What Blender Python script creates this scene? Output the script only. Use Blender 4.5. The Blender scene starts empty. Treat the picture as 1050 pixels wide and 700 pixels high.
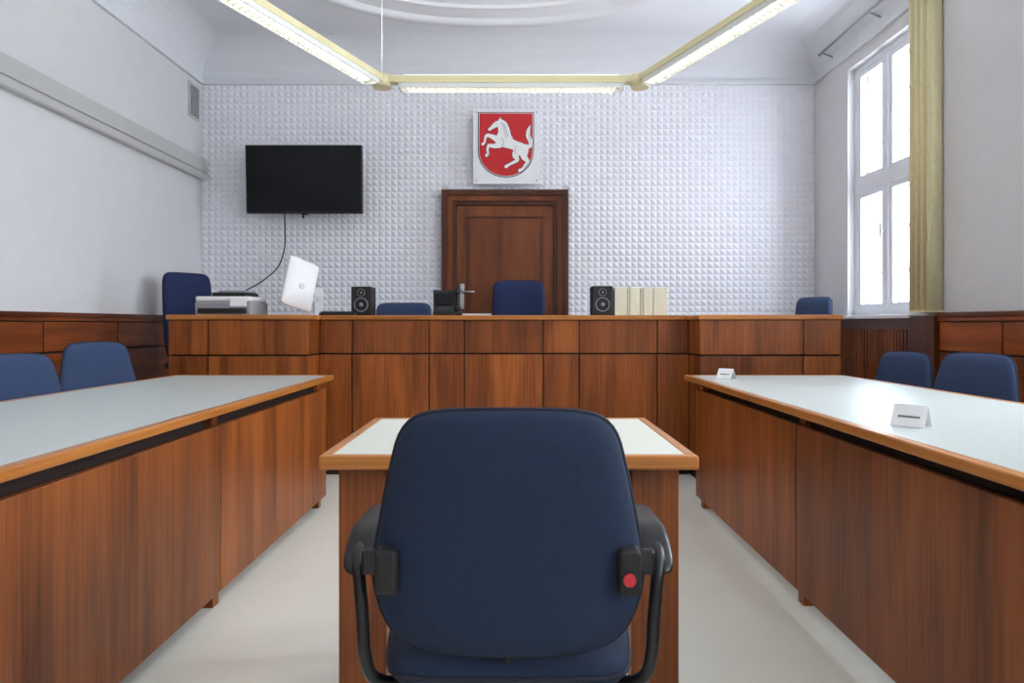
import bpy, bmesh, math, random
from mathutils import Vector, Matrix
random.seed(7)
S=bpy.context.scene
COL=S.collection

# ------------------------------------------------------------------ helpers
def lin(c):
    r=[]
    for v in c:
        v=v/255.0
        r.append(v/12.92 if v<=0.04045 else ((v+0.055)/1.055)**2.4)
    return (r[0],r[1],r[2],1)

def base_mat(name):
    m=bpy.data.materials.new(name); m.use_nodes=True
    nt=m.node_tree; b=nt.nodes['Principled BSDF']
    return m,nt,b

def mat_plain(name,c,rough=0.5,metal=0.0,noise=0.04,nscale=8,bump=0.0,bscale=200,coat=0,emit=0,spec=None):
    m,nt,b=base_mat(name)
    N=nt.nodes;L=nt.links
    tc=N.new('ShaderNodeTexCoord')
    nz=N.new('ShaderNodeTexNoise'); nz.inputs['Scale'].default_value=nscale; nz.inputs['Detail'].default_value=4
    L.new(tc.outputs['Object'],nz.inputs['Vector'])
    rp=N.new('ShaderNodeValToRGB')
    col=lin(c)
    rp.color_ramp.elements[0].color=tuple(v*(1-noise) for v in col[:3])+(1,)
    rp.color_ramp.elements[1].color=tuple(min(1,v*(1+noise)) for v in col[:3])+(1,)
    rp.color_ramp.elements[0].position=.3; rp.color_ramp.elements[1].position=.7
    L.new(nz.outputs['Fac'],rp.inputs['Fac']); L.new(rp.outputs['Color'],b.inputs['Base Color'])
    b.inputs['Roughness'].default_value=rough; b.inputs['Metallic'].default_value=metal
    b.inputs['Coat Weight'].default_value=coat
    if spec is not None: b.inputs['Specular IOR Level'].default_value=spec
    if bump>0:
        n2=N.new('ShaderNodeTexNoise'); n2.inputs['Scale'].default_value=bscale; n2.inputs['Detail'].default_value=2
        L.new(tc.outputs['Object'],n2.inputs['Vector'])
        bp=N.new('ShaderNodeBump'); bp.inputs['Strength'].default_value=bump; bp.inputs['Distance'].default_value=.002
        L.new(n2.outputs['Fac'],bp.inputs['Height']); L.new(bp.outputs['Normal'],b.inputs['Normal'])
    if emit>0:
        b.inputs['Emission Color'].default_value=col; b.inputs['Emission Strength'].default_value=emit
    return m

def mat_wood(name,dark,light,axis='Z',rough=.38,var=.2,coat=.06):
    m,nt,b=base_mat(name)
    N=nt.nodes;L=nt.links
    tc=N.new('ShaderNodeTexCoord'); oi=N.new('ShaderNodeObjectInfo')
    mul=N.new('ShaderNodeMath'); mul.operation='MULTIPLY'; mul.inputs[1].default_value=37.0
    L.new(oi.outputs['Random'],mul.inputs[0])
    add=N.new('ShaderNodeVectorMath'); add.operation='ADD'
    cmb=N.new('ShaderNodeCombineXYZ')
    for i in range(3): L.new(mul.outputs[0],cmb.inputs[i])
    L.new(tc.outputs['Object'],add.inputs[0]); L.new(cmb.outputs[0],add.inputs[1])
    def mp(a,l):
        q=N.new('ShaderNodeMapping')
        s=[a,a,a]; s['XYZ'.index(axis)]=l
        q.inputs['Scale'].default_value=s
        L.new(add.outputs[0],q.inputs['Vector'])
        return q
    m1=mp(7,.7); n1=N.new('ShaderNodeTexNoise'); n1.inputs['Scale'].default_value=1; n1.inputs['Detail'].default_value=5; n1.inputs['Distortion'].default_value=.6
    L.new(m1.outputs[0],n1.inputs['Vector'])
    m2=mp(110,2.5); n2=N.new('ShaderNodeTexNoise'); n2.inputs['Scale'].default_value=1; n2.inputs['Detail'].default_value=3
    L.new(m2.outputs[0],n2.inputs['Vector'])
    mx=N.new('ShaderNodeMix'); mx.data_type='FLOAT'; mx.inputs[0].default_value=.35
    L.new(n1.outputs['Fac'],mx.inputs[2]); L.new(n2.outputs['Fac'],mx.inputs[3])
    rp=N.new('ShaderNodeValToRGB')
    rp.color_ramp.elements[0].position=.36; rp.color_ramp.elements[1].position=.65
    rp.color_ramp.elements[0].color=lin(dark); rp.color_ramp.elements[1].color=lin(light)
    L.new(mx.outputs[0],rp.inputs['Fac'])
    hv=N.new('ShaderNodeHueSaturation')
    mr=N.new('ShaderNodeMapRange'); mr.inputs['To Min'].default_value=1-var; mr.inputs['To Max'].default_value=1+var
    L.new(oi.outputs['Random'],mr.inputs['Value']); L.new(mr.outputs[0],hv.inputs['Value'])
    L.new(rp.outputs['Color'],hv.inputs['Color']); L.new(hv.outputs['Color'],b.inputs['Base Color'])
    b.inputs['Roughness'].default_value=rough; b.inputs['Coat Weight'].default_value=coat; b.inputs['Coat Roughness'].default_value=.25
    b.inputs['Specular IOR Level'].default_value=.35
    bp=N.new('ShaderNodeBump'); bp.inputs['Strength'].default_value=.12; bp.inputs['Distance'].default_value=.001
    L.new(n2.outputs['Fac'],bp.inputs['Height']); L.new(bp.outputs['Normal'],b.inputs['Normal'])
    return m

def empty(name,loc=(0,0,0),rot=0):
    e=bpy.data.objects.new(name,None); COL.objects.link(e); e.location=loc; e.rotation_euler=(0,0,rot)
    e.empty_display_size=.1
    return e

def finish(name,me,mat,parent=None,smooth=False,loc=(0,0,0)):
    o=bpy.data.objects.new(name,me); COL.objects.link(o); o.location=loc
    if mat is not None: me.materials.append(mat)
    if parent: o.parent=parent
    if smooth:
        for p in me.polygons: p.use_smooth=True
    return o

def box(name,x0,x1,y0,y1,z0,z1,mat,parent=None,bevel=0.0,seg=2,rot=None):
    x0,x1=min(x0,x1),max(x0,x1);y0,y1=min(y0,y1),max(y0,y1);z0,z1=min(z0,z1),max(z0,z1)
    bm=bmesh.new(); bmesh.ops.create_cube(bm,size=1)
    bmesh.ops.scale(bm,vec=(x1-x0,y1-y0,z1-z0),verts=bm.verts)
    if bevel>0:
        bmesh.ops.bevel(bm,geom=bm.edges[:],offset=bevel,segments=seg,affect='EDGES',profile=.5)
    me=bpy.data.meshes.new(name); bm.to_mesh(me); bm.free()
    o=finish(name,me,mat,parent,smooth=False,loc=((x0+x1)/2,(y0+y1)/2,(z0+z1)/2))
    if rot: o.rotation_euler=rot
    return o

def multibox(name,boxes,mat,parent=None,bevel=0):
    bm=bmesh.new()
    for (x0,x1,y0,y1,z0,z1) in boxes:
        r=bmesh.ops.create_cube(bm,size=1)
        vs=r['verts']
        bmesh.ops.scale(bm,vec=(abs(x1-x0),abs(y1-y0),abs(z1-z0)),verts=vs)
        bmesh.ops.translate(bm,vec=((x0+x1)/2,(y0+y1)/2,(z0+z1)/2),verts=vs)
    me=bpy.data.meshes.new(name); bm.to_mesh(me); bm.free()
    return finish(name,me,mat,parent)

def cyl(name,p0,p1,r,mat,parent=None,r2=None,seg=24):
    p0=Vector(p0);p1=Vector(p1);d=p1-p0
    bm=bmesh.new()
    bmesh.ops.create_cone(bm,cap_ends=True,segments=seg,radius1=r,radius2=r if r2 is None else r2,depth=d.length)
    q=d.to_track_quat('Z','Y').to_matrix().to_4x4()
    bmesh.ops.transform(bm,matrix=Matrix.Translation((p0+p1)/2)@q,verts=bm.verts)
    me=bpy.data.meshes.new(name); bm.to_mesh(me); bm.free()
    for p in me.polygons: p.use_smooth=len(p.vertices)==4
    return finish(name,me,mat,parent)

def catmull(pts,n=8,closed=False):
    P=[Vector(p) for p in pts]; out=[]; N=len(P)
    rng=range(N) if closed else range(N-1)
    for i in rng:
        if closed: a,b,c,d=P[(i-1)%N],P[i],P[(i+1)%N],P[(i+2)%N]
        else: a=P[max(i-1,0)];b=P[i];c=P[i+1];d=P[min(i+2,N-1)]
        for k in range(n):
            t=k/n
            out.append(.5*((2*b)+(c-a)*t+(2*a-5*b+4*c-d)*t*t+(3*b-a-3*c+d)*t**3))
    if not closed: out.append(P[-1])
    return out

def tube(name,pts,r,mat,parent=None,closed=False,n=8,seg=4,smooth=True):
    q=catmull(pts,n,closed) if smooth else [Vector(p) for p in pts]
    cu=bpy.data.curves.new(name+'_c','CURVE'); cu.dimensions='3D'
    sp=cu.splines.new('POLY'); sp.points.add(len(q)-1)
    for i,p in enumerate(q): sp.points[i].co=(p.x,p.y,p.z,1)
    sp.use_cyclic_u=closed; cu.bevel_depth=r; cu.bevel_resolution=seg; cu.use_fill_caps=not closed
    o=bpy.data.objects.new('tmp',cu); COL.objects.link(o)
    dg=bpy.context.evaluated_depsgraph_get()
    me=bpy.data.meshes.new_from_object(o.evaluated_get(dg))
    bpy.data.objects.remove(o); bpy.data.curves.remove(cu)
    me.name=name
    me.materials.clear()
    return finish(name,me,mat,parent,smooth=True)

def pillow(name,outline,T,mat,parent=None,plane='XZ',center=(0,0),bend=None,power=4,off=0.0):
    rings=[1.0,.992,.97,.93,.86,.75,.6,.42,.22]
    n=len(outline); V=[];F=[]
    ca,cb=center
    def put(a,b,t):
        if bend: t+=bend(a,b)
        t+=off
        return (a,t,b) if plane=='XZ' else (a,b,t)
    def ring(s,sgn):
        th=T*(max(0,1-s**power))**.5 if s<1 else 0
        idx=len(V)
        for a,b in outline:
            V.append(put(ca+(a-ca)*s,cb+(b-cb)*s,sgn*th))
        return idx
    base=ring(1.0,1)
    for sgn in (1,-1):
        prev=base
        for s in rings[1:]:
            cur=ring(s,sgn)
            for i in range(n):
                j=(i+1)%n
                f=(prev+i,prev+j,cur+j,cur+i)
                F.append(f if sgn<0 else f[::-1])
            prev=cur
        V.append(put(ca,cb,sgn*T)); c=len(V)-1
        for i in range(n):
            j=(i+1)%n
            f=(prev+i,prev+j,c); F.append(f if sgn<0 else f[::-1])
    me=bpy.data.meshes.new(name); me.from_pydata(V,[],F)
    bm=bmesh.new(); bm.from_mesh(me); bmesh.ops.recalc_face_normals(bm,faces=bm.faces[:]); bm.to_mesh(me); bm.free()
    return finish(name,me,mat,parent,smooth=True)

def prism(name,poly,d,mat,parent=None,loc=(0,0,0)):
    bm=bmesh.new()
    vs=[bm.verts.new((x,0,z)) for x,z in poly]
    f=bm.faces.new(vs)
    r=bmesh.ops.extrude_face_region(bm,geom=[f])
    ev=[g for g in r['geom'] if isinstance(g,bmesh.types.BMVert)]
    bmesh.ops.translate(bm,vec=(0,-d,0),verts=ev)
    bmesh.ops.triangulate(bm,faces=[f for f in bm.faces if len(f.verts)>4])
    bmesh.ops.recalc_face_normals(bm,faces=bm.faces[:])
    me=bpy.data.meshes.new(name); bm.to_mesh(me); bm.free()
    return finish(name,me,mat,parent,loc=loc)

# ------------------------------------------------------------------ materials
M_wall=mat_plain('wall_paint',(218,217,218),.85,noise=.015,bump=.05,bscale=150)
M_ceil=mat_plain('ceiling_plaster',(222,224,229),.9,noise=.01,bump=.05,bscale=60)
M_foam=mat_plain('foam_white',(234,234,240),.9,noise=.015,nscale=2)
M_floor=mat_plain('linoleum',(240,241,230),.22,noise=.03,nscale=3,bump=.03,bscale=30)
M_wood=mat_wood('mahogany_v',(98,46,15),(164,91,38),'Z')
M_woody=mat_wood('mahogany_y',(98,44,16),(158,82,34),'Y')
M_woodx=mat_wood('mahogany_x',(98,46,15),(162,90,38),'X')
M_edge_y=mat_wood('oak_edge_y',(158,94,38),(206,136,68),'Y',rough=.28,var=.08)
M_edge_x=mat_wood('oak_edge_x',(158,94,38),(206,136,68),'X',rough=.28,var=.08)
M_door=mat_wood('door_wood',(92,44,17),(136,73,32),'Z',rough=.4,var=.06)
M_doorf=mat_wood('door_frame_wood',(60,27,12),(94,46,21),'Z',rough=.4,var=.06)
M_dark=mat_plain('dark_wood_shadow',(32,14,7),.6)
M_dado=mat_wood('dado_dark_y',(68,28,12),(108,51,22),'Y',rough=.35,var=.08)
M_lam=mat_plain('grey_laminate',(192,199,196),.32,noise=.03,nscale=60)
M_lam2=mat_plain('cream_laminate',(222,225,212),.32,noise=.03,nscale=60)
M_blue=mat_plain('navy_fabric',(17,35,62),.85,noise=.14,nscale=90,bump=.5,bscale=700)
M_blue2=mat_plain('blue_fabric',(50,68,102),.85,noise=.12,nscale=90,bump=.5,bscale=700)
M_blue3=mat_plain('dark_blue_fabric',(24,38,80),.85,noise=.14,nscale=90,bump=.5,bscale=700)
M_pipe=mat_plain('navy_piping',(12,20,38),.7)
M_black=mat_plain('black_plastic',(15,15,18),.38,noise=.05)
M_blackm=mat_plain('black_matte',(18,18,20),.6,noise=.05)
M_screen=mat_plain('tv_screen',(6,7,15),.12,noise=.02,spec=.25)
M_white=mat_plain('white_plastic',(238,239,241),.35,noise=.01)
M_winw=mat_plain('white_window_paint',(230,233,239),.4,noise=.01)
M_grey=mat_plain('grey_plastic',(150,152,156),.45)
M_lgrey=mat_plain('light_grey_plastic',(212,214,217),.4)
M_chrome=mat_plain('brushed_metal',(190,190,190),.3,metal=1)
M_duct=mat_plain('duct_grey',(196,195,193),.5,noise=.02)
M_cream=mat_plain('cream_metal',(232,222,176),.4,noise=.02)
M_curt=mat_plain('curtain_cream',(240,228,184),.8,noise=.04,nscale=30)
M_louv=mat_plain('louvre_white',(235,236,232),.35,noise=.01)
M_tubeL=mat_plain('fluorescent_tube',(255,252,246),.5,emit=1.0)
M_red=mat_plain('heraldic_red',(200,20,28),.4)
M_hw=mat_plain('horse_white',(240,240,240),.5)
M_sign=mat_plain('acrylic_white',(236,237,240),.2)
M_knob=mat_plain('red_knob',(190,34,46),.4)
M_binder=mat_plain('binder_cream',(234,230,206),.6)
M_paper=mat_plain('paper',(244,244,244),.6)
M_text=mat_plain('ink',(80,80,84),.6)

mg,nt,b=base_mat('window_glass')
nt.nodes.remove(b); out=nt.nodes['Material Output']
tr=nt.nodes.new('ShaderNodeBsdfTransparent'); gl=nt.nodes.new('ShaderNodeBsdfGlossy'); gl.inputs['Roughness'].default_value=.02
tr.inputs[0].default_value=(.96,.98,1,1)
mx=nt.nodes.new('ShaderNodeMixShader'); mx.inputs[0].default_value=.04
nt.links.new(tr.outputs[0],mx.inputs[1]); nt.links.new(gl.outputs[0],mx.inputs[2]); nt.links.new(mx.outputs[0],out.inputs[0])
M_glass=mg

# ------------------------------------------------------------------ room
XL,XR,YB,YR=-2.97,2.86,6.5,-2.5
ZC=3.37; RC=.34
WZ0,WZ1=1.15,3.25
box('floor',XL-.2,XR+.45,YR-.2,YB+.2,-.1,0,M_floor)
box('wall_left',XL-.2,XL,YR,YB,0,ZC+RC+.05,M_wall)
box('wall_back',XL-.2,XR+.45,YB,YB+.2,0,ZC+RC+.05,M_wall)
box('wall_rear',XL-.2,XR+.45,YR-.2,YR,0,ZC+RC+.05,M_wall)
wins=[(4.85,5.85),(1.7,3.1),(-1.5,-.1)]
bx=[(XR,XR+.45,YR,YB,0,WZ0),(XR,XR+.45,YR,YB,WZ1,ZC+RC+.05)]
ys=[YR]+[v for w in sorted(wins) for v in w]+[YB]
for i in range(0,len(ys),2): bx.append((XR,XR+.45,ys[i],ys[i+1],WZ0,WZ1))
multibox('wall_right',bx,M_wall)
V=[];F=[];K=10
for k in range(K+1):
    a=math.pi/2*k/K; d=RC*(1-math.cos(a)); z=ZC+RC*math.sin(a)
    V+=[(XL+d,YR+d,z),(XR-d,YR+d,z),(XR-d,YB-d,z),(XL+d,YB-d,z)]
for k in range(K):
    for i in range(4):
        j=(i+1)%4; F.append((4*k+i,4*k+j,4*k+4+j,4*k+4+i))
F.append((4*K,4*K+1,4*K+2,4*K+3))
me=bpy.data.meshes.new('ceiling'); me.from_pydata(V,[],F); o=finish('ceiling',me,M_ceil)
box('ceiling_slab',XL-.2,XR+.45,YR-.2,YB+.2,ZC+RC+.05,ZC+RC+.15,M_ceil)
multibox('trim_1',[(XL,XR,YB-.045,YB,ZC-.02,ZC+.005),(XL,XL+.03,YR,YB-.045,ZC-.02,ZC+.005),(XR-.03,XR,YR,YB-.045,ZC-.02,ZC+.005)],M_ceil)
def ring(name,cx,cy,r,w,hgt,squash=1):
    n=128; V=[];F=[]; prof=[(-w,0),(-w*.7,-hgt*.8),(-w*.2,-hgt),(w*.3,-hgt*.7),(w*.6,-hgt*.75),(w,0)]
    m=len(prof)
    for i in range(n):
        a=2*math.pi*i/n
        rr=r*(1+.010*math.cos(6*a))
        for d,z in prof: V.append((cx+(rr+d)*math.cos(a),cy+(rr+d)*math.sin(a)*squash,ZC+RC+z))
    for i in range(n):
        for k in range(m-1):
            j=(i+1)%n; F.append((i*m+k,j*m+k,j*m+k+1,i*m+k+1))
    me=bpy.data.meshes.new(name); me.from_pydata(V,[],F); finish(name,me,M_ceil,smooth=True)
ring('trim_2',-.18,3.98,1.99,.07,.04); ring('trim_3',-.18,3.98,1.70,.03,.022)

# acoustic foam on the back wall (pyramids)
P=.060; V=[];F=[]
dx0,dx1,dz1=-.685,.515,2.345
zf0,zf1=.17,ZC-.02
nx=round((XR-XL)/P); nz=int((zf1-zf0)/P); pz=(zf1-zf0)/nz; px=(XR-XL)/nx
for i in range(nx):
    for k in range(nz):
        x0=XL+i*px; x1=x0+px; z0=zf0+k*pz; z1=z0+pz
        if x1>dx0 and x0<dx1 and z0<dz1:
            if x0<dx0: x1=dx0
            elif x1>dx1: x0=dx1
            elif z1>dz1: z0=dz1
            else: continue
            if x1-x0<.004 or z1-z0<.004: continue
        n=len(V); y=YB-.01
        V+=[(x0,y,z0),(x1,y,z0),(x1,y,z1),(x0,y,z1),((x0+x1)/2,y-.011,(z0+z1)/2)]
        F+=[(n,n+1,n+4),(n+1,n+2,n+4),(n+2,n+3,n+4),(n+3,n,n+4)]
me=bpy.data.meshes.new('acoustic_foam_panel'); me.from_pydata(V,[],F); finish('acoustic_foam_panel',me,M_foam)

# door
D=empty('door_1')
x0,x1=-.68,.51
def frame(name,a,b,c,w,y0,y1,mat,zb=.17):
    multibox(name,[(a,a+w,y0,y1,zb,c),(b-w,b,y0,y1,zb,c),(a+w,b-w,y0,y1,c-w,c)],mat,D)
frame('casing_outer',x0,x1,2.34,.05,YB-.10,YB,M_doorf)
frame('casing_mid',x0+.05,x1-.05,2.29,.05,YB-.075,YB,M_door)
frame('casing_inner',x0+.10,x1-.10,2.24,.035,YB-.055,YB,M_doorf)
a,b=x0+.14,x1-.14
box('leaf',a,b,YB-.035,YB,.18,2.2,M_door,D)
frame('panel_moulding',a+.09,b-.09,2.10,.018,YB-.05,YB-.03,M_doorf,.35)
box('panel_field',a+.13,b-.13,YB-.045,YB-.03,.4,2.06,M_door,D)
box('lock_plate',a+.03,a+.07,YB-.045,YB-.03,1.22,1.46,M_chrome,D,.004)
cyl('lever_stem',(a+.05,YB-.04,1.38),(a+.05,YB-.1,1.38),.01,M_chrome,D)
cyl('lever',(a+.05,YB-.1,1.38),(a+.17,YB-.1,1.38),.011,M_chrome,D)

multibox('podium',[(XL+.045,XR-.055,5.495,YB-.11,0,.17),(XL+.045,-2.36,4.98,5.495,0,.17),(2.24,XR-.055,4.98,5.495,0,.17)],M_woodx)

WH=1.155
def wains(side,ya,yb,seams,name):
    E=empty(name); s=1 if side=='L' else -1; xw=XL if side=='L' else XR
    box('backing',xw,xw+s*.02,ya,yb,0,WH-.03,M_dark,E)
    box('cap',xw,xw+s*.06,ya,yb,WH-.03,WH,M_dado,E,.006)
    box('cap_mould',xw,xw+s*.045,ya,yb,WH-.055,WH-.03,M_woody,E)
    ss=[ya]+seams+[yb]
    for i in range(len(ss)-1):
        p,q=ss[i]+.008,ss[i+1]-.008
        box('panel_upper_%d'%i,xw,xw+s*.035,p,q,.905,WH-.062,M_woody,E,.003)
        box('panel_lower_%d'%i,xw,xw+s*.035,p,q,.13,.889,M_woody,E,.003)
    box('skirting',xw,xw+s*.04,ya,yb,0,.12,M_dado,E)
wains('L',YR,YB-.05,[-1.34,-.54,.26,1.06,1.86,2.66,3.46,4.26,5.06,5.86],'trim_wainscot_left')
wains('R',YR,4.54,[-1.65,-.85,-.05,.75,1.55,2.35,3.15,3.95],'trim_wainscot_right')
R=empty('radiator_cover')
box('pillar',XR,XR-.07,4.54,4.84,0,WH-.02,M_doorf,R,.004)
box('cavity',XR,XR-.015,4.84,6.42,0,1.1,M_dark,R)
box('rail_top',XR,XR-.05,4.84,6.42,1.04,1.12,M_dado,R)
box('rail_low',XR,XR-.05,4.84,6.42,0,.45,M_dado,R)
multibox('slats',[(XR-.045,XR-.015,y,y+.022,.45,1.04) for y in [4.86+.042*i for i in range(36)]],M_wood,R)
box('sill',XR-.09,XR+.08,4.80,6.42,1.12,1.15,M_winw,R,.006)

def window(name,y0,y1):
    E=empty(name)
    def sash(x,t,ya,yb,za,zb,w,tag,bars=(),vb=(),glass=True):
        bxs=[(x,x+t,ya,ya+w,za,zb),(x,x+t,yb-w,yb,za,zb),(x,x+t,ya+w,yb-w,za,za+w),(x,x+t,ya+w,yb-w,zb-w,zb)]
        for q in bars: bxs.append((x+.005,x+t-.005,ya+w,yb-w,q-.013,q+.013))
        for q in vb: bxs.append((x+.007,x+t-.007,q-.011,q+.011,za+w,zb-w))
        multibox('sash_'+tag,bxs,M_winw,E)
        if glass: box('glass_'+tag,x+t/2-.002,x+t/2+.002,ya+w,yb-w,za+w,zb-w,M_glass,E)
    ym=(y0+y1)/2; zt=2.23
    xi=XR+.06
    multibox('frame_inner',[(xi,xi+.07,y0,y0+.05,WZ0,WZ1),(xi,xi+.07,y1-.05,y1,WZ0,WZ1),(xi,xi+.07,y0+.05,y1-.05,WZ0,WZ0+.05),(xi,xi+.07,y0+.05,y1-.05,WZ1-.05,WZ1),
      (xi-.015,xi+.07,y0+.05,y1-.05,zt-.05,zt+.05),(xi-.01,xi+.07,ym-.03,ym+.03,WZ0+.05,zt-.05),(xi-.01,xi+.07,ym-.03,ym+.03,zt+.05,WZ1-.05)],M_winw,E)
    n=0
    for (ya,yb) in ((y0+.05,ym-.03),(ym+.03,y1-.05)):
        sash(xi+.005,.04,ya,yb,WZ0+.05,zt-.05,.045,'in_%d'%n); n+=1
        sash(xi+.005,.04,ya,yb,zt+.05,WZ1-.05,.045,'in_%d'%n); n+=1
    xo=XR+.16
    multibox('frame_outer',[(xo,xo+.06,y0,y0+.05,WZ0,WZ1),(xo,xo+.06,y1-.05,y1,WZ0,WZ1),(xo,xo+.06,y0,y1,WZ0,WZ0+.06),(xo,xo+.06,y0,y1,WZ1-.06,WZ1),
      (xo,xo+.06,y0,y1,zt-.05,zt+.05),(xo,xo+.06,ym-.03,ym+.03,WZ0,WZ1)],M_winw,E)
    n=0
    for (ya,yb) in ((y0+.05,ym-.03),(ym+.03,y1-.05)):
        sash(xo+.01,.03,ya,yb,WZ0+.06,zt-.05,.04,'out_%d'%n,(1.50,1.84),((ya+yb)/2,),False); n+=1
        sash(xo+.01,.03,ya,yb,zt+.05,WZ1-.06,.04,'out_%d'%n,(2.58,2.90),((ya+yb)/2,),False); n+=1
    cyl('handle',(xi-.05,ym,1.75),(xi-.05,ym,1.87),.008,M_chrome,E)
    cyl('handle_pin',(xi-.05,ym,1.81),(xi,ym,1.81),.008,M_chrome,E)
    L=bpy.data.lights.new(name+'_portal','AREA'); L.shape='RECTANGLE'; L.size=WZ1-WZ0; L.size_y=y1-y0
    L.cycles.is_portal=True
    lo=bpy.data.objects.new('sky_portal',L); COL.objects.link(lo)
    lo.matrix_world=Matrix(((0,0,1,XR+.46),(0,1,0,ym),(-1,0,0,(WZ0+WZ1)/2),(0,0,0,1)))
for i,(a,b) in enumerate(wins): window('window_%d'%(i+1),a,b)

# curtain
C=empty('curtain')
V=[];F=[]
path=[]
for i in range(61):
    t=i/60; y=4.745-.2*t
    x=2.795-.05*math.cos(t*math.pi*2*3)
    path.append((x,y))
path=[(2.85,4.75)]+path+[(2.85,4.54)]
for (x,y) in path:
    V+=[(x,y,1.17),(x,y,3.48)]
for i in range(len(path)-1): F.append((2*i,2*i+2,2*i+3,2*i+1))
me=bpy.data.meshes.new('cloth'); me.from_pydata(V,[],F); o=finish('cloth',me,M_curt,C,smooth=True)
so=o.modifiers.new('s','SOLIDIFY'); so.thickness=.004
box('hem_bar',2.745,2.855,4.535,4.75,1.158,1.17,M_curt,C)
cyl('rod',(2.75,4.2,3.5),(2.75,6.15,3.5),.011,M_grey,C)
for y in (4.3,5.3,6.1): cyl('rod_bracket',(2.75,y,3.5),(2.855,y,3.46),.007,M_grey,C)
tube('pull_cord',[(2.73,4.50,3.48),(2.73,4.50,2.4),(2.73,4.50,1.75),(2.72,4.47,1.62),(2.71,4.44,1.75),(2.71,4.44,2.4),(2.72,4.46,3.48)],.0025,M_curt,C)

Dd=empty('cable_duct')
box('duct_body',XL,XL+.05,YR+.01,YB-.045,2.44,2.63,M_duct,Dd,.004)
box('duct_cover',XL+.05,XL+.065,YR+.01,YB-.045,2.505,2.625,M_duct,Dd,.003)
box('duct_lip',XL+.05,XL+.058,YR+.01,YB-.045,2.447,2.49,M_duct,Dd,.002)
Vt=empty('air_vent')
box('vent_frame',XL,XL+.012,6.22,6.42,2.98,3.3,M_duct,Vt,.002)
multibox('vent_slats',[(XL+.012,XL+.022,6.24,6.40,3.0+.02*i,3.01+.02*i) for i in range(14)],M_grey,Vt)

# ------------------------------------------------------------------ judge bench
B=empty('judges_bench')
FC,FW=4.88,4.60
xl0,xl1,xr1,xr0=-2.333,-1.39,1.25,2.21
TB,TT=1.108,1.142
box('carcass_centre',xl1,xr1,FC+.02,FC+.60,.0,TB,M_dark,B)
box('carcass_left',xl0+.02,xl1-.02,FW+.02,FC+.60,.0,TB,M_dark,B)
box('carcass_right',xr1+.02,xr0-.02,FW+.02,FC+.60,.0,TB,M_dark,B)
def pxx(p,Z): return (p-527)/700*Z
def panels(edges,Z,tag):
    for i in range(len(edges)-1):
        a,b=edges[i]+.004,edges[i+1]-.004
        box('panel_up_%s%d'%(tag,i),a,b,Z,Z+.02,.873,TB-.004,M_wood,B,.002)
        box('panel_low_%s%d'%(tag,i),a,b,Z,Z+.02,.07,.861,M_wood,B,.002)
panels([pxx(p,FC) for p in (327.5,361,440,476,557,594,674,706.5)],FC,'c')
panels([pxx(p,FW) for p in (172,213,316)],FW,'l')
panels([pxx(p,FW) for p in (717,824,863)],FW,'r')
for tag,x in (('l',xl1),('r',xr1)):
    xa,xb=(x-.02,x) if tag=='l' else (x,x+.02)
    box('return_up_'+tag,xa,xb,FW+.02,FC,.873,TB-.004,M_wood,B)
    box('return_low_'+tag,xa,xb,FW+.02,FC,.07,.861,M_wood,B)
for tag,xa,xb in (('l',xl0,xl0+.02),('r',xr0-.02,xr0)):
    box('end_'+tag,xa,xb,FW+.02,FC+.6,.07,TB-.004,M_wood,B)
box('top_left',xl0-.01,xl1+.012,FW-.015,FC+.61,TB,TT,M_edge_x,B,.008,3)
box('top_right',xr1-.012,xr0+.01,FW-.015,FC+.61,TB,TT,M_edge_x,B,.008,3)
box('top_centre',xl1+.012,xr1-.012,FC-.015,FC+.61,TB,TT,M_edge_x,B,.008,3)

# ------------------------------------------------------------------ side tables
def side_table(sg,xe,xo,xp,yf,seam):
    T=empty('courtroom_table')
    H=.770; ya=.15
    e=.035
    box('laminate_top',sg*(xe+e),sg*(xo-e),ya+e,yf-e,H-.024,H,M_lam,T)
    box('edge_inner',sg*xe,sg*(xe+e),ya,yf,H-.030,H+.001,M_edge_y,T,.006,3)
    box('edge_outer',sg*(xo-e),sg*xo,ya,yf,H-.030,H+.001,M_edge_y,T,.006,3)
    box('edge_far',sg*(xe+e),sg*(xo-e),yf-e,yf,H-.030,H+.001,M_edge_x,T,.006,3)
    box('edge_near',sg*(xe+e),sg*(xo-e),ya,ya+e,H-.030,H+.001,M_edge_x,T,.006,3)
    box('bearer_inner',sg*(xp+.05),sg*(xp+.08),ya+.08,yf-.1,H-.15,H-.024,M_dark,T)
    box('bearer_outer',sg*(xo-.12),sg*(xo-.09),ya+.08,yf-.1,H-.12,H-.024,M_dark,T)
    box('modesty_panel_near',sg*xp,sg*(xp+.025),ya+.05,seam-.003,.055,.692,M_wood,T,.003)
    box('modesty_panel_far',sg*xp,sg*(xp+.025),seam+.003,yf-.05,.055,.692,M_wood,T,.003)
    for n,y in enumerate((ya+.12,seam,yf-.12)):
        box('foot_rail_%d'%n,sg*(xp+.02),sg*(xo-.08),y-.025,y+.025,0,.055,M_wood,T)
        box('post_in_%d'%n,sg*(xp+.025),sg*(xp+.085),y-.025,y+.025,.055,H-.024,M_wood,T)
        box('post_out_%d'%n,sg*(xo-.17),sg*(xo-.11),y-.025,y+.025,.055,H-.024,M_wood,T)
    return T
side_table(-1,1.09,2.06,1.125,4.14,2.62)
side_table(1,1.03,2.0,1.09,4.14,2.64)

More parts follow.
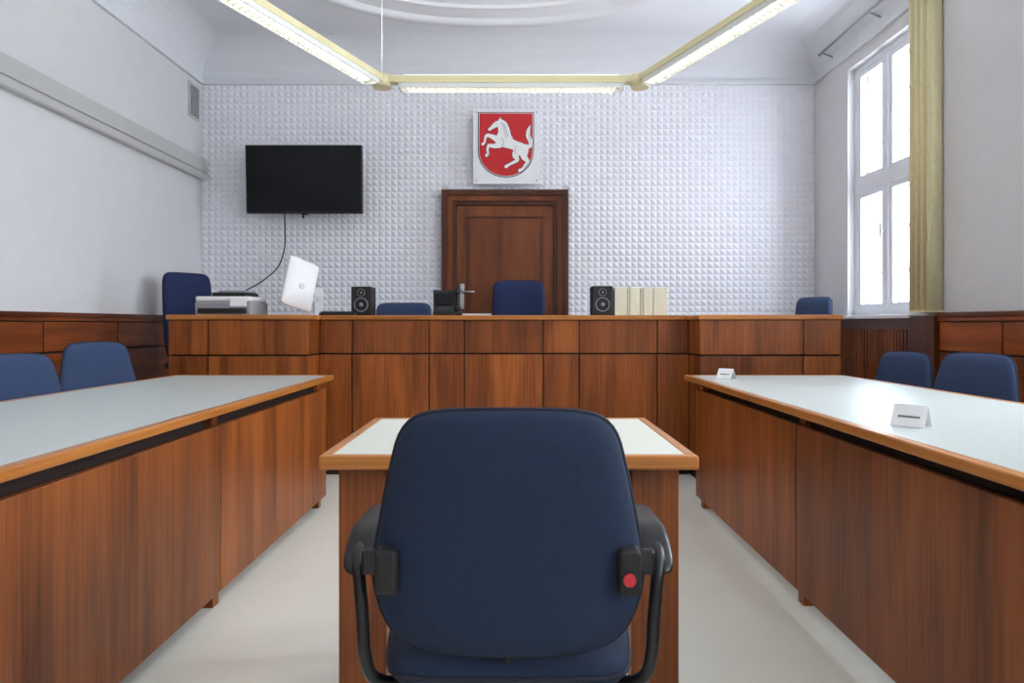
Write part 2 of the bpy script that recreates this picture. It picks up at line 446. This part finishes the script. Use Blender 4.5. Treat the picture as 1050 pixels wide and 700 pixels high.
def card(x,y,rot,w,h):
    E=empty('name_card',(x,y,.7715),rot)
    me=bpy.data.meshes.new('card')
    d=.032
    V=[(-d,-w/2,0),(-d,w/2,0),(0,w/2,h),(0,-w/2,h),(d,-w/2,0),(d,w/2,0)]
    me.from_pydata(V,[],[(0,1,2,3),(3,2,5,4)])
    o=finish('card',me,M_paper,E); m=o.modifiers.new('s','SOLIDIFY'); m.thickness=.0015
    for s in (-1,1):
        def pt(t,y,o=.0016): return (s*(d*(1-t)+o),y,h*t+.001)
        me=bpy.data.meshes.new('lettering'); V=[];F=[]
        for k in range(9):
            y0=-w*.32+k*w*.072; n=len(V)
            V+=[pt(.40,y0),pt(.40,y0+w*.058),pt(.50,y0+w*.058),pt(.50,y0)]; F.append((n,n+1,n+2,n+3))
        me.from_pydata(V,[],F); finish('lettering',me,M_text,E)
card(1.205,2.07,math.radians(-140),.095,.062)
card(1.20,3.86,math.radians(-135),.09,.055)

# ------------------------------------------------------------------ witness table
T=empty('witness_table')
H=.76; x0,x1,y0,y1=-.475,.449,1.65,2.33; e=.03
box('laminate_top',x0+e,x1-e,y0+e,y1-e,H-.028,H,M_lam2,T)
box('edge_near',x0,x1,y0,y0+e,H-.034,H+.001,M_edge_x,T,.007,3)
box('edge_far',x0,x1,y1-e,y1,H-.034,H+.001,M_edge_x,T,.007,3)
box('edge_left',x0,x0+e,y0+e,y1-e,H-.034,H+.001,M_edge_y,T,.007,3)
box('edge_right',x1-e,x1,y0+e,y1-e,H-.034,H+.001,M_edge_y,T,.007,3)
for nm,xa,xb,ya,yb in (('leg_1',x0+.035,x0+.155,y0+.06,y0+.12),('leg_2',x1-.155,x1-.035,y0+.06,y0+.12),('leg_3',x0+.035,x0+.155,y1-.12,y1-.06),('leg_4',x1-.155,x1-.035,y1-.12,y1-.06)):
    box(nm,xa,xb,ya,yb,0,H-.028,M_wood,T,.006)
box('apron_near',x0+.155,x1-.155,y0+.08,y0+.10,H-.12,H-.028,M_woodx,T)
box('apron_far',x0+.155,x1-.155,y1-.10,y1-.08,H-.12,H-.028,M_woodx,T)
box('apron_left',x0+.06,x0+.08,y0+.12,y1-.12,H-.12,H-.028,M_woodx,T)
box('apron_right',x1-.08,x1-.06,y0+.12,y1-.12,H-.12,H-.028,M_woodx,T)

# ------------------------------------------------------------------ chairs
def mirror(half):
    r=[(a,b) for a,b in half]
    l=[(-a,b) for a,b in half[1:-1]][::-1]
    return r+l
halfpx=[(0,420),(35,420.3),(68,422),(95,429),(111,447),(120,479),(127,512),(133,545),(138.5,578),(137.5,603),(129,632),(113,655),(86,667),(45,671.5),(0,672)]
def smooth2(o,n=3):
    q=catmull([(a,b,0) for a,b in o],n,True); return [(v.x,v.y) for v in q]
BACK=smooth2(mirror([(d*1.012/593.0,1.08-(y-332)/593.0) for d,y in halfpx]))
SQ=[(0,.935),(.13,.934),(.19,.928),(.222,.905),(.232,.85),(.234,.72),(.23,.60),(.215,.54),(.18,.512),(.1,.505),(0,.505)]
SQ=smooth2(mirror(SQ))
def office_chair(x,y,rot,mat,arms=False,dz=0.0,stretch=1.0,base=0.0,tilt=0.0,wid=1.0,shape=None):
    E=empty('office_chair',(x,y,base),rot)
    out=[(a*wid,(b-.505)*stretch+.505+dz) for a,b in (shape or BACK)]
    cz=.505+dz+.215*stretch
    th=math.tan(tilt)
    bend=lambda a,b:.45*a*a-th*(b-.5)
    pillow('backrest',out,.034,mat,E,'XZ',(0,cz),bend,6,off=-.22)
    tube('back_piping',[(a,-.22+bend(a,b),b) for a,b in out],.0045,M_pipe,E,closed=True,n=1,smooth=False)
    so=[(0,-.225),(.10,-.225),(.185,-.215),(.215,-.17),(.232,-.05),(.24,.08),(.235,.18),(.20,.235),(.10,.25),(0,.252)]
    so=smooth2(mirror(so))
    pillow('seat',so,.042,mat,E,'XY',(0,0),None,6,off=.468+dz)
    tube('seat_piping',[(a,b,.468+dz) for a,b in so],.005,M_pipe,E,closed=True,n=1,smooth=False)
    box('seat_pan',-.17,.17,-.17,.17,.405+dz,.435+dz,M_blackm,E,.01)
    cyl('gas_column',(0,0,.13),(0,0,.41+dz),.025,M_black,E)
    cyl('column_sleeve',(0,0,.10),(0,0,.26),.035,M_black,E)
    cyl('hub',(0,0,.07),(0,0,.13),.05,M_black,E)
    for k in range(5):
        a=2*math.pi*k/5+math.pi/2
        c,s=math.cos(a),math.sin(a)
        cyl('base_leg_%d'%k,(c*.03,s*.03,.105),(c*.29,s*.29,.075),.026,M_black,E,r2=.016)
        cyl('caster_stem_%d'%k,(c*.29,s*.29,.085),(c*.29,s*.29,.04),.01,M_black,E)
        cyl('caster_%d'%k,(c*.29-s*.022,s*.29+c*.022,.027),(c*.29+s*.022,s*.29-c*.022,.027),.027,M_black,E)
    tube('back_bar',[(0,-.05,.40+dz),(0,-.18,.405+dz),(0,-.235,.46+dz),(0,-.262,.56+dz),(0,-.265,.66+dz)] if not arms else [(0,-.05,.405+dz),(0,-.14,.405+dz),(0,-.19,.43+dz),(0,-.20,.50+dz),(0,-.20,.56+dz)],.014,M_black,E)
    if arms:
        for s in (-1,1):
            tube('arm_tube_%d'%s,[(s*.268,.06,.674),(s*.27,-.04,.676),(s*.272,-.13,.674),(s*.270,-.175,.66),(s*.262,-.195,.62),(s*.256,-.20,.56),(s*.252,-.20,.50),(s*.240,-.185,.452),(s*.20,-.16,.43),(s*.12,-.10,.418)],.0115,M_black,E,n=10)
            po=[(0,-.175),(.016,-.172),(.027,-.155),(.029,-.11),(.028,-.03),(.026,.05),(.018,.085),(0,.09)]
            po=smooth2(mirror(po))
            op=pillow('arm_pad_%d'%s,po,.018,M_black,E,'XY',(0,-.04),lambda a,b:-.9*max(0,-b-.09)**1.2,4)
            op.location=(s*.269,-.02,.686)
            box('bracket_%d'%s,s*.186,s*.225,-.256,-.20,.622,.698,M_blackm,E,.009,3)
            box('bracket_arm_%d'%s,s*.215,s*.258,-.208,-.19,.64,.685,M_black,E,.006)
        cyl('red_knob',(.203,-.256,.652),(.203,-.264,.652),.0105,M_knob,E)
    return E
office_chair(-.01,1.40,0,M_blue,arms=True)
R=math.radians
office_chair(-2.17,3.09,R(-120),M_blue2,dz=.005,tilt=.1)
office_chair(-2.24,3.93,R(-114),M_blue2,dz=.04,tilt=.1)
office_chair(2.10,3.36,R(108),M_blue2,dz=0.0,tilt=.1)
office_chair(2.12,4.06,R(102),M_blue2,dz=-.02,tilt=.1)
office_chair(-.99,5.95,R(180),M_blue2,base=.17,dz=.055,stretch=1.25,wid=1.06,shape=SQ)
office_chair(.05,5.95,R(182),M_blue3,base=.17,dz=.12,stretch=1.57,shape=SQ)
office_chair(-2.44,5.34,R(-132),M_blue3,base=.17,dz=.12,stretch=1.62,tilt=.1,shape=SQ,wid=.82)
office_chair(2.41,5.85,R(124),M_blue2,base=.17,dz=.07,stretch=1.32,tilt=.12,wid=.74,shape=SQ)

# ------------------------------------------------------------------ TV
TV=empty('wall_television',(-1.93,6.3,2.41)); 
w,h=.535,.312
box('housing',-w,w,-.03,.02,-h,h,M_black,TV,.006)
box('screen',-w+.014,w-.014,-.034,-.028,-h+.02,h-.012,M_screen,TV)
box('sensor',.0-.03,.03,-.032,-.005,-h-.012,-h,M_blackm,TV)
box('mount_plate',-.15,.15,.02,.05,-.15,.15,M_blackm,TV)
box('mount_arm',-.03,.03,.05,.17,-.04,.04,M_blackm,TV)
cyl('camera_bracket',(-.02,.0,-h),(-.02,.0,-h-.04),.01,M_black,TV)
TV.rotation_euler=(R(3),0,0)
tube('tv_cable',[(-2.13,6.34,2.12),(-2.14,6.38,1.95),(-2.15,6.40,1.80),(-2.2,6.38,1.62),(-2.27,6.2,1.48),(-2.33,5.9,1.36),(-2.36,5.6,1.25),(-2.2,5.45,1.19)],.006,M_blackm)

# coat of arms
def cx_(p): return (p-519.5)/700*6.40
def cz_(p): return (150-p)/700*6.40
Cz=empty('coat_of_arms_sign',((519.5-527)/700*6.40,6.40,1.08+(332-150)/700*6.40))
box('acrylic_panel',cx_(485),cx_(554),0,.01,cz_(188.5),cz_(111.5),M_sign,Cz,.002)
for a in (488.5,550.5):
    for c in (115,185): 
        cyl('standoff_screw',(cx_(a),-.008,cz_(c)),(cx_(a),.065,cz_(c)),.009,M_chrome,Cz)
def shield(s,yo,mat,nm,d=.004):
    pts=[(490+s,115+s),(547.5-s,115+s)]
    L=[]
    n=14
    for i in range(n+1):
        a=math.pi*i/n
        L.append((518.75+(28.75-s)*math.cos(a), 153+(29-s)*math.sin(a)**.9))
    poly=pts+L
    prism(nm,[(cx_(a),cz_(b)) for a,b in poly],d,mat,Cz,(0,yo,0))
shield(0,0,M_blackm,'shield_border'); shield(.9,-.004,M_sign,'shield_line',.002); shield(1.5,-.006,M_red,'shield_field',.002)
STROKES={
'body':[(513.5,143,6),(519,145,6.2),(527,148.5,5),(533,151.5,5.8),(537,153,5.2)],
'neck':[(514,143,6),(515.5,136,4.9),(514,130,3.6),(511.5,126.5,3)],
'head':[(512.5,125.5,2.7),(508.5,127.5,2.8),(504.5,130.5,1.8),(502,132.5,1.5)],
'ear':[(512,124.5,1.3),(513,120,.3)],
'mane':[(513,122.5,1.0),(518,126.5,1.8),(520.5,133,2.2),(523,139,1.3),(526,141,.3)],
'foreleg_1':[(511,143,3.6),(505,140,2.4),(499.5,138.5,1.7),(497.5,142,1.3),(497,145.5,1.1),(495,147.5,1.6)],
'foreleg_2':[(512.5,148,3.6),(506.5,149.5,2.3),(501.5,149,1.7),(500,153,1.3),(500.5,157,1.1),(499,159,1.6)],
'hindleg_1':[(533,153,5.4),(528.5,158.5,3.4),(530.5,163.5,2.0),(526,166.5,1.5),(522,168.5,1.3),(519,170.5,1.7)],
'hindleg_2':[(537,154,5.2),(537.5,160.5,3.4),(541,165,2.0),(538.5,169,1.5),(536,172.5,1.3),(533,174.5,1.8)],
'tail':[(539,149.5,2.0),(543.2,150,1.8),(544,145,2.1),(541.6,139,2.3),(542,133,1.8),(544,128,.3)],
}
def ribbon(name,pts,mat,y,grow):
    q=catmull(pts,6); L=[];Rr=[]
    for i,p in enumerate(q):
        a=q[max(i-1,0)];b=q[min(i+1,len(q)-1)]
        t=Vector((b.x-a.x,b.y-a.y)).normalized(); n=Vector((-t.y,t.x)); w=max(p.z,.15)+grow
        L.append(Vector((p.x,p.y))+n*w); Rr.append(Vector((p.x,p.y))-n*w)
    def cap(p,t,w):
        o=[];n=Vector((-t.y,t.x))
        for k in range(1,8):
            a=math.pi*k/8; o.append(Vector((p.x,p.y))+n*w*math.cos(a)+t*w*math.sin(a))
        return o
    t1=Vector((q[-1].x-q[-2].x,q[-1].y-q[-2].y)).normalized(); t0=Vector((q[0].x-q[1].x,q[0].y-q[1].y)).normalized()
    V=[];F=[]
    def P(v): V.append((cx_(v.x),y,cz_(v.y+.5))); return len(V)-1
    li=[P(v) for v in L]; ri=[P(v) for v in Rr]
    for i in range(len(li)-1): F.append((li[i],li[i+1],ri[i+1],ri[i]))
    c=[P(v) for v in cap(q[-1],t1,max(q[-1].z,.15)+grow)]; F.append([li[-1]]+c+[ri[-1]])
    c=[P(v) for v in cap(q[0],t0,max(q[0].z,.15)+grow)]; F.append([ri[0]]+c+[li[0]])
    me=bpy.data.meshes.new(name); me.from_pydata(V,[],F); finish(name,me,mat,Cz)
for i,(k,p) in enumerate(STROKES.items()):
    ribbon('horse_outline_'+k,p,M_blackm,-.0090-.0001*i,.35)
    ribbon('horse_'+k,p,M_hw,-.0105-.0001*i,-.05)
def hl(nm,pts):
    tube(nm,[(cx_(a),-.0122,cz_(b+.5)) for a,b in pts],.0016,M_text,Cz,seg=2)
hl('mane_line_1',[(513.5,125),(516.5,130),(517.5,136),(519.5,141)]); hl('mane_line_2',[(516.5,127),(519,133),(521,139)])
hl('haunch_line',[(530,149),(528,153.5),(529,157.5)]); hl('shoulder_line',[(514,141),(516.5,146),(513.5,150.5)]); hl('eye',[(508.3,126.4),(509.3,126.2)]); hl('tail_line',[(543.4,148),(543.2,142),(542,136)])

# ------------------------------------------------------------------ bench items
Z0=TT
Pn=empty('office_printer',(-2.07,5.02,Z0),0)
box('body',-.2,.2,-.17,.17,0,.10,M_grey,Pn,.012,3)
box('paper_tray',-.17,.17,-.19,-.1,.015,.05,M_blackm,Pn,.004)
box('upper',-.2,.19,-.16,.17,.10,.135,M_white,Pn,.012,3)
box('panel',.05,.17,-.172,-.155,.06,.125,M_white,Pn,.004,rot=(R(-10),0,0))
box('lid',-.10,.14,-.12,.14,.135,.165,M_blackm,Pn,.008)
box('lid_top',-.06,.13,-.1,.12,.165,.18,M_grey,Pn,.004)
Mo=empty('computer_monitor',(-1.60,5.10,Z0),R(28))
Mp=bpy.data.objects.new('monitor_head',None); COL.objects.link(Mp); Mp.parent=Mo; Mp.location=(0,0,.235)
so_=[(0,-.19),(.08,-.19),(.118,-.184),(.127,-.17),(.127,-.08),(.127,.08),(.127,.17),(.118,.184),(.08,.19),(0,.19)]
pillow('shell',smooth2(mirror(so_)),.028,M_white,Mp,'XZ',(0,0),None,3,off=-.006)
box('bezel',-.121,.121,.004,.026,-.182,.182,M_lgrey,Mp,.006)
box('screen',-.110,.110,.026,.028,-.165,.172,M_screen,Mp)
cyl('hinge_disc',(0,-.040,-.02),(0,-.030,-.02),.022,M_lgrey,Mp)
Mp.rotation_euler=(R(-8),R(17),R(20))
box('stand_arm',.0,.15,.03,.055,.10,.14,M_lgrey,Mo,.006)
box('stand_neck',.11,.18,.03,.075,.0,.21,M_lgrey,Mo,.012,3)
box('stand_foot',.06,.23,-.07,.14,0,.012,M_lgrey,Mo,.004)
Kb=empty('computer_keyboard',(-1.27,4.96,Z0))
box('base',-.13,.12,-.06,.06,0,.02,M_blackm,Kb,.004)
multibox('keys',[(-.12+.02*i,-.104+.02*i,-.05+.021*j,-.033+.021*j,.02,.028) for i in range(11) for j in range(5)],M_black,Kb)
def speaker(x,y,rot):
    E=empty('desk_speaker',(x,y,Z0),rot)
    box('cabinet',-.075,.075,-.085,.085,0,.215,M_black,E,.008,3)
    for nm,z,r in (('woofer',.08,.052),('tweeter',.168,.028)):
        cyl(nm+'_surround',(0,-.085,z),(0,-.09,z),r,M_grey,E)
        cyl(nm+'_cone',(0,-.0895,z),(0,-.092,z),r*.88,M_blackm,E,)
        cyl(nm+'_dustcap',(0,-.091,z),(0,-.097,z),r*.3,M_grey,E,r2=r*.1)
speaker(-1.127,5.12,R(0)); speaker(.645,5.05,R(0))
Ph=empty('desk_telephone',(-.50,5.08,Z0),R(10))
box('base',-.10,.10,-.07,.07,0,.03,M_black,Ph,.006)
box('console',-.10,.06,-.03,.0,.02,.19,M_blackm,Ph,.006,rot=(R(-14),0,0))
box('display',-.085,.045,-.037,-.031,.08,.165,M_screen,Ph,rot=(R(-14),0,0))
box('handset_grip',.065,.095,-.05,-.02,.06,.18,M_black,Ph,.01,3)
box('earpiece',.058,.102,-.065,-.015,.16,.20,M_black,Ph,.012,3)
box('mouthpiece',.058,.102,-.065,-.015,.03,.07,M_black,Ph,.012,3)
Pa=empty('document_stack',(-.27,5.02,Z0))
box('sheets',-.10,.10,-.12,.12,0,.014,M_paper,Pa); box('folder',-.11,.11,-.13,.12,.014,.018,M_blackm,Pa)
Bi=empty('binder_row',(0,0,Z0))
xb=.735
for i,(wd,hh) in enumerate(((.09,.205),(.012,.19),(.075,.205),(.012,.195),(.07,.205),(.10,.205))):
    box('binder_%d'%i,xb,xb+wd,4.98,5.22,0,hh,M_binder,Bi,.004)
    xb+=wd+.005

# ------------------------------------------------------------------ pendant light
UP,DN=5,.9
def fixture(name,cy,flip,zl=2.65):
    E=empty(name)
    f=-1 if flip else 1
    pts=[(-1.55,cy-1.75*f),(-.87,cy),(.83,cy),(1.5,cy-1.75*f)]
    for i in range(3):
        a=Vector((pts[i][0],pts[i][1],0)); b=Vector((pts[i+1][0],pts[i+1][1],0))
        d=b-a; L=d.length; ang=math.atan2(d.y,d.x); mid=(a+b)/2
        G=bpy.data.objects.new('segment_%d'%i,None); COL.objects.link(G); G.parent=E
        G.location=(mid.x,mid.y,zl); G.rotation_euler=(0,0,ang)
        h=L/2
        box('profile',-h+.04,h-.04,-.035,.035,.012,.06,M_cream,G,.008,3)
        box('tray',-h+.10,h-.10,-.06,.06,.0,.014,M_cream,G,.003)
        multibox('louvre_sides',[(-h+.12,h-.12,-.055,-.048,-.03,0),(-h+.12,h-.12,.048,.055,-.03,0),(-h+.115,-h+.125,-.055,.055,-.03,0),(h-.125,h-.115,-.055,.055,-.03,0)],M_louv,G)
        n=int((L-.26)/.04)
        multibox('louvre_blades',[(-h+.13+.04*k,-h+.133+.04*k,-.048,.048,-.028,-.012) for k in range(n)],M_louv,G)
        cyl('tube_low',(-h+.14,0,-.004),(h-.14,0,-.004),.006,M_tubeL,G)
        cyl('added_uplight_tube',(-h+.14,0,.066),(h-.14,0,.066),.006,M_tubeL,G)
        for (zz,rx,P,wd) in ((-.0115,0,DN,.03),(.075,math.pi,UP,.05)):  # upward lamp and the tube on top are added, hidden, to brighten the room
            Ld=bpy.data.lights.new('lamp','AREA'); Ld.shape='RECTANGLE'; Ld.size=L-.3; Ld.size_y=wd; Ld.energy=P; Ld.color=(1,.98,.95)
            lo=bpy.data.objects.new('lamp',Ld); COL.objects.link(lo); lo.parent=G; lo.location=(0,0,zz); lo.rotation_euler=(rx,0,0)
    for (x,y) in pts[1:3]:
        cyl('joint',(x,y,-.015+zl),(x,y,zl+.065),.06,M_cream,E)
    for (x,y) in (pts[0],pts[1],pts[3]):
        cyl('suspension_wire',(x,y,zl+.06),(x,y,ZC+RC),.002,M_white,E)
        cyl('ceiling_rose',(x,y,ZC+RC-.02),(x,y,ZC+RC),.03,M_white,E)
fixture('pendant_light',4.5,False)
fixture('added_fill_pendant',-.6,True)  # second fixture added out of view behind the camera as fill light

# ------------------------------------------------------------------ world
Wd=bpy.data.worlds.new('World'); S.world=Wd; Wd.use_nodes=True
nt=Wd.node_tree; bg=nt.nodes['Background']
tc=nt.nodes.new('ShaderNodeTexCoord'); sp=nt.nodes.new('ShaderNodeSeparateXYZ'); rp=nt.nodes.new('ShaderNodeValToRGB')
nt.links.new(tc.outputs['Generated'],sp.inputs[0]); nt.links.new(sp.outputs['Z'],rp.inputs['Fac'])
rp.color_ramp.elements[0].position=0; rp.color_ramp.elements[0].color=(.66,.69,.72,1)
rp.color_ramp.elements[1].position=.5; rp.color_ramp.elements[1].color=(.95,.98,1,1)
nt.links.new(rp.outputs['Color'],bg.inputs['Color']); bg.inputs['Strength'].default_value=17

# ------------------------------------------------------------------ camera
cd=bpy.data.cameras.new('camera'); cam=bpy.data.objects.new('camera',cd); COL.objects.link(cam)
cam.location=(0,0,1.08); cam.rotation_euler=(math.pi/2,0,0)
cd.sensor_width=36; cd.lens=24; cd.shift_x=-2/1050; cd.shift_y=-18/1050; cd.clip_start=.05
S.camera=cam
S.view_settings.view_transform='Standard'
S.view_settings.exposure=.85
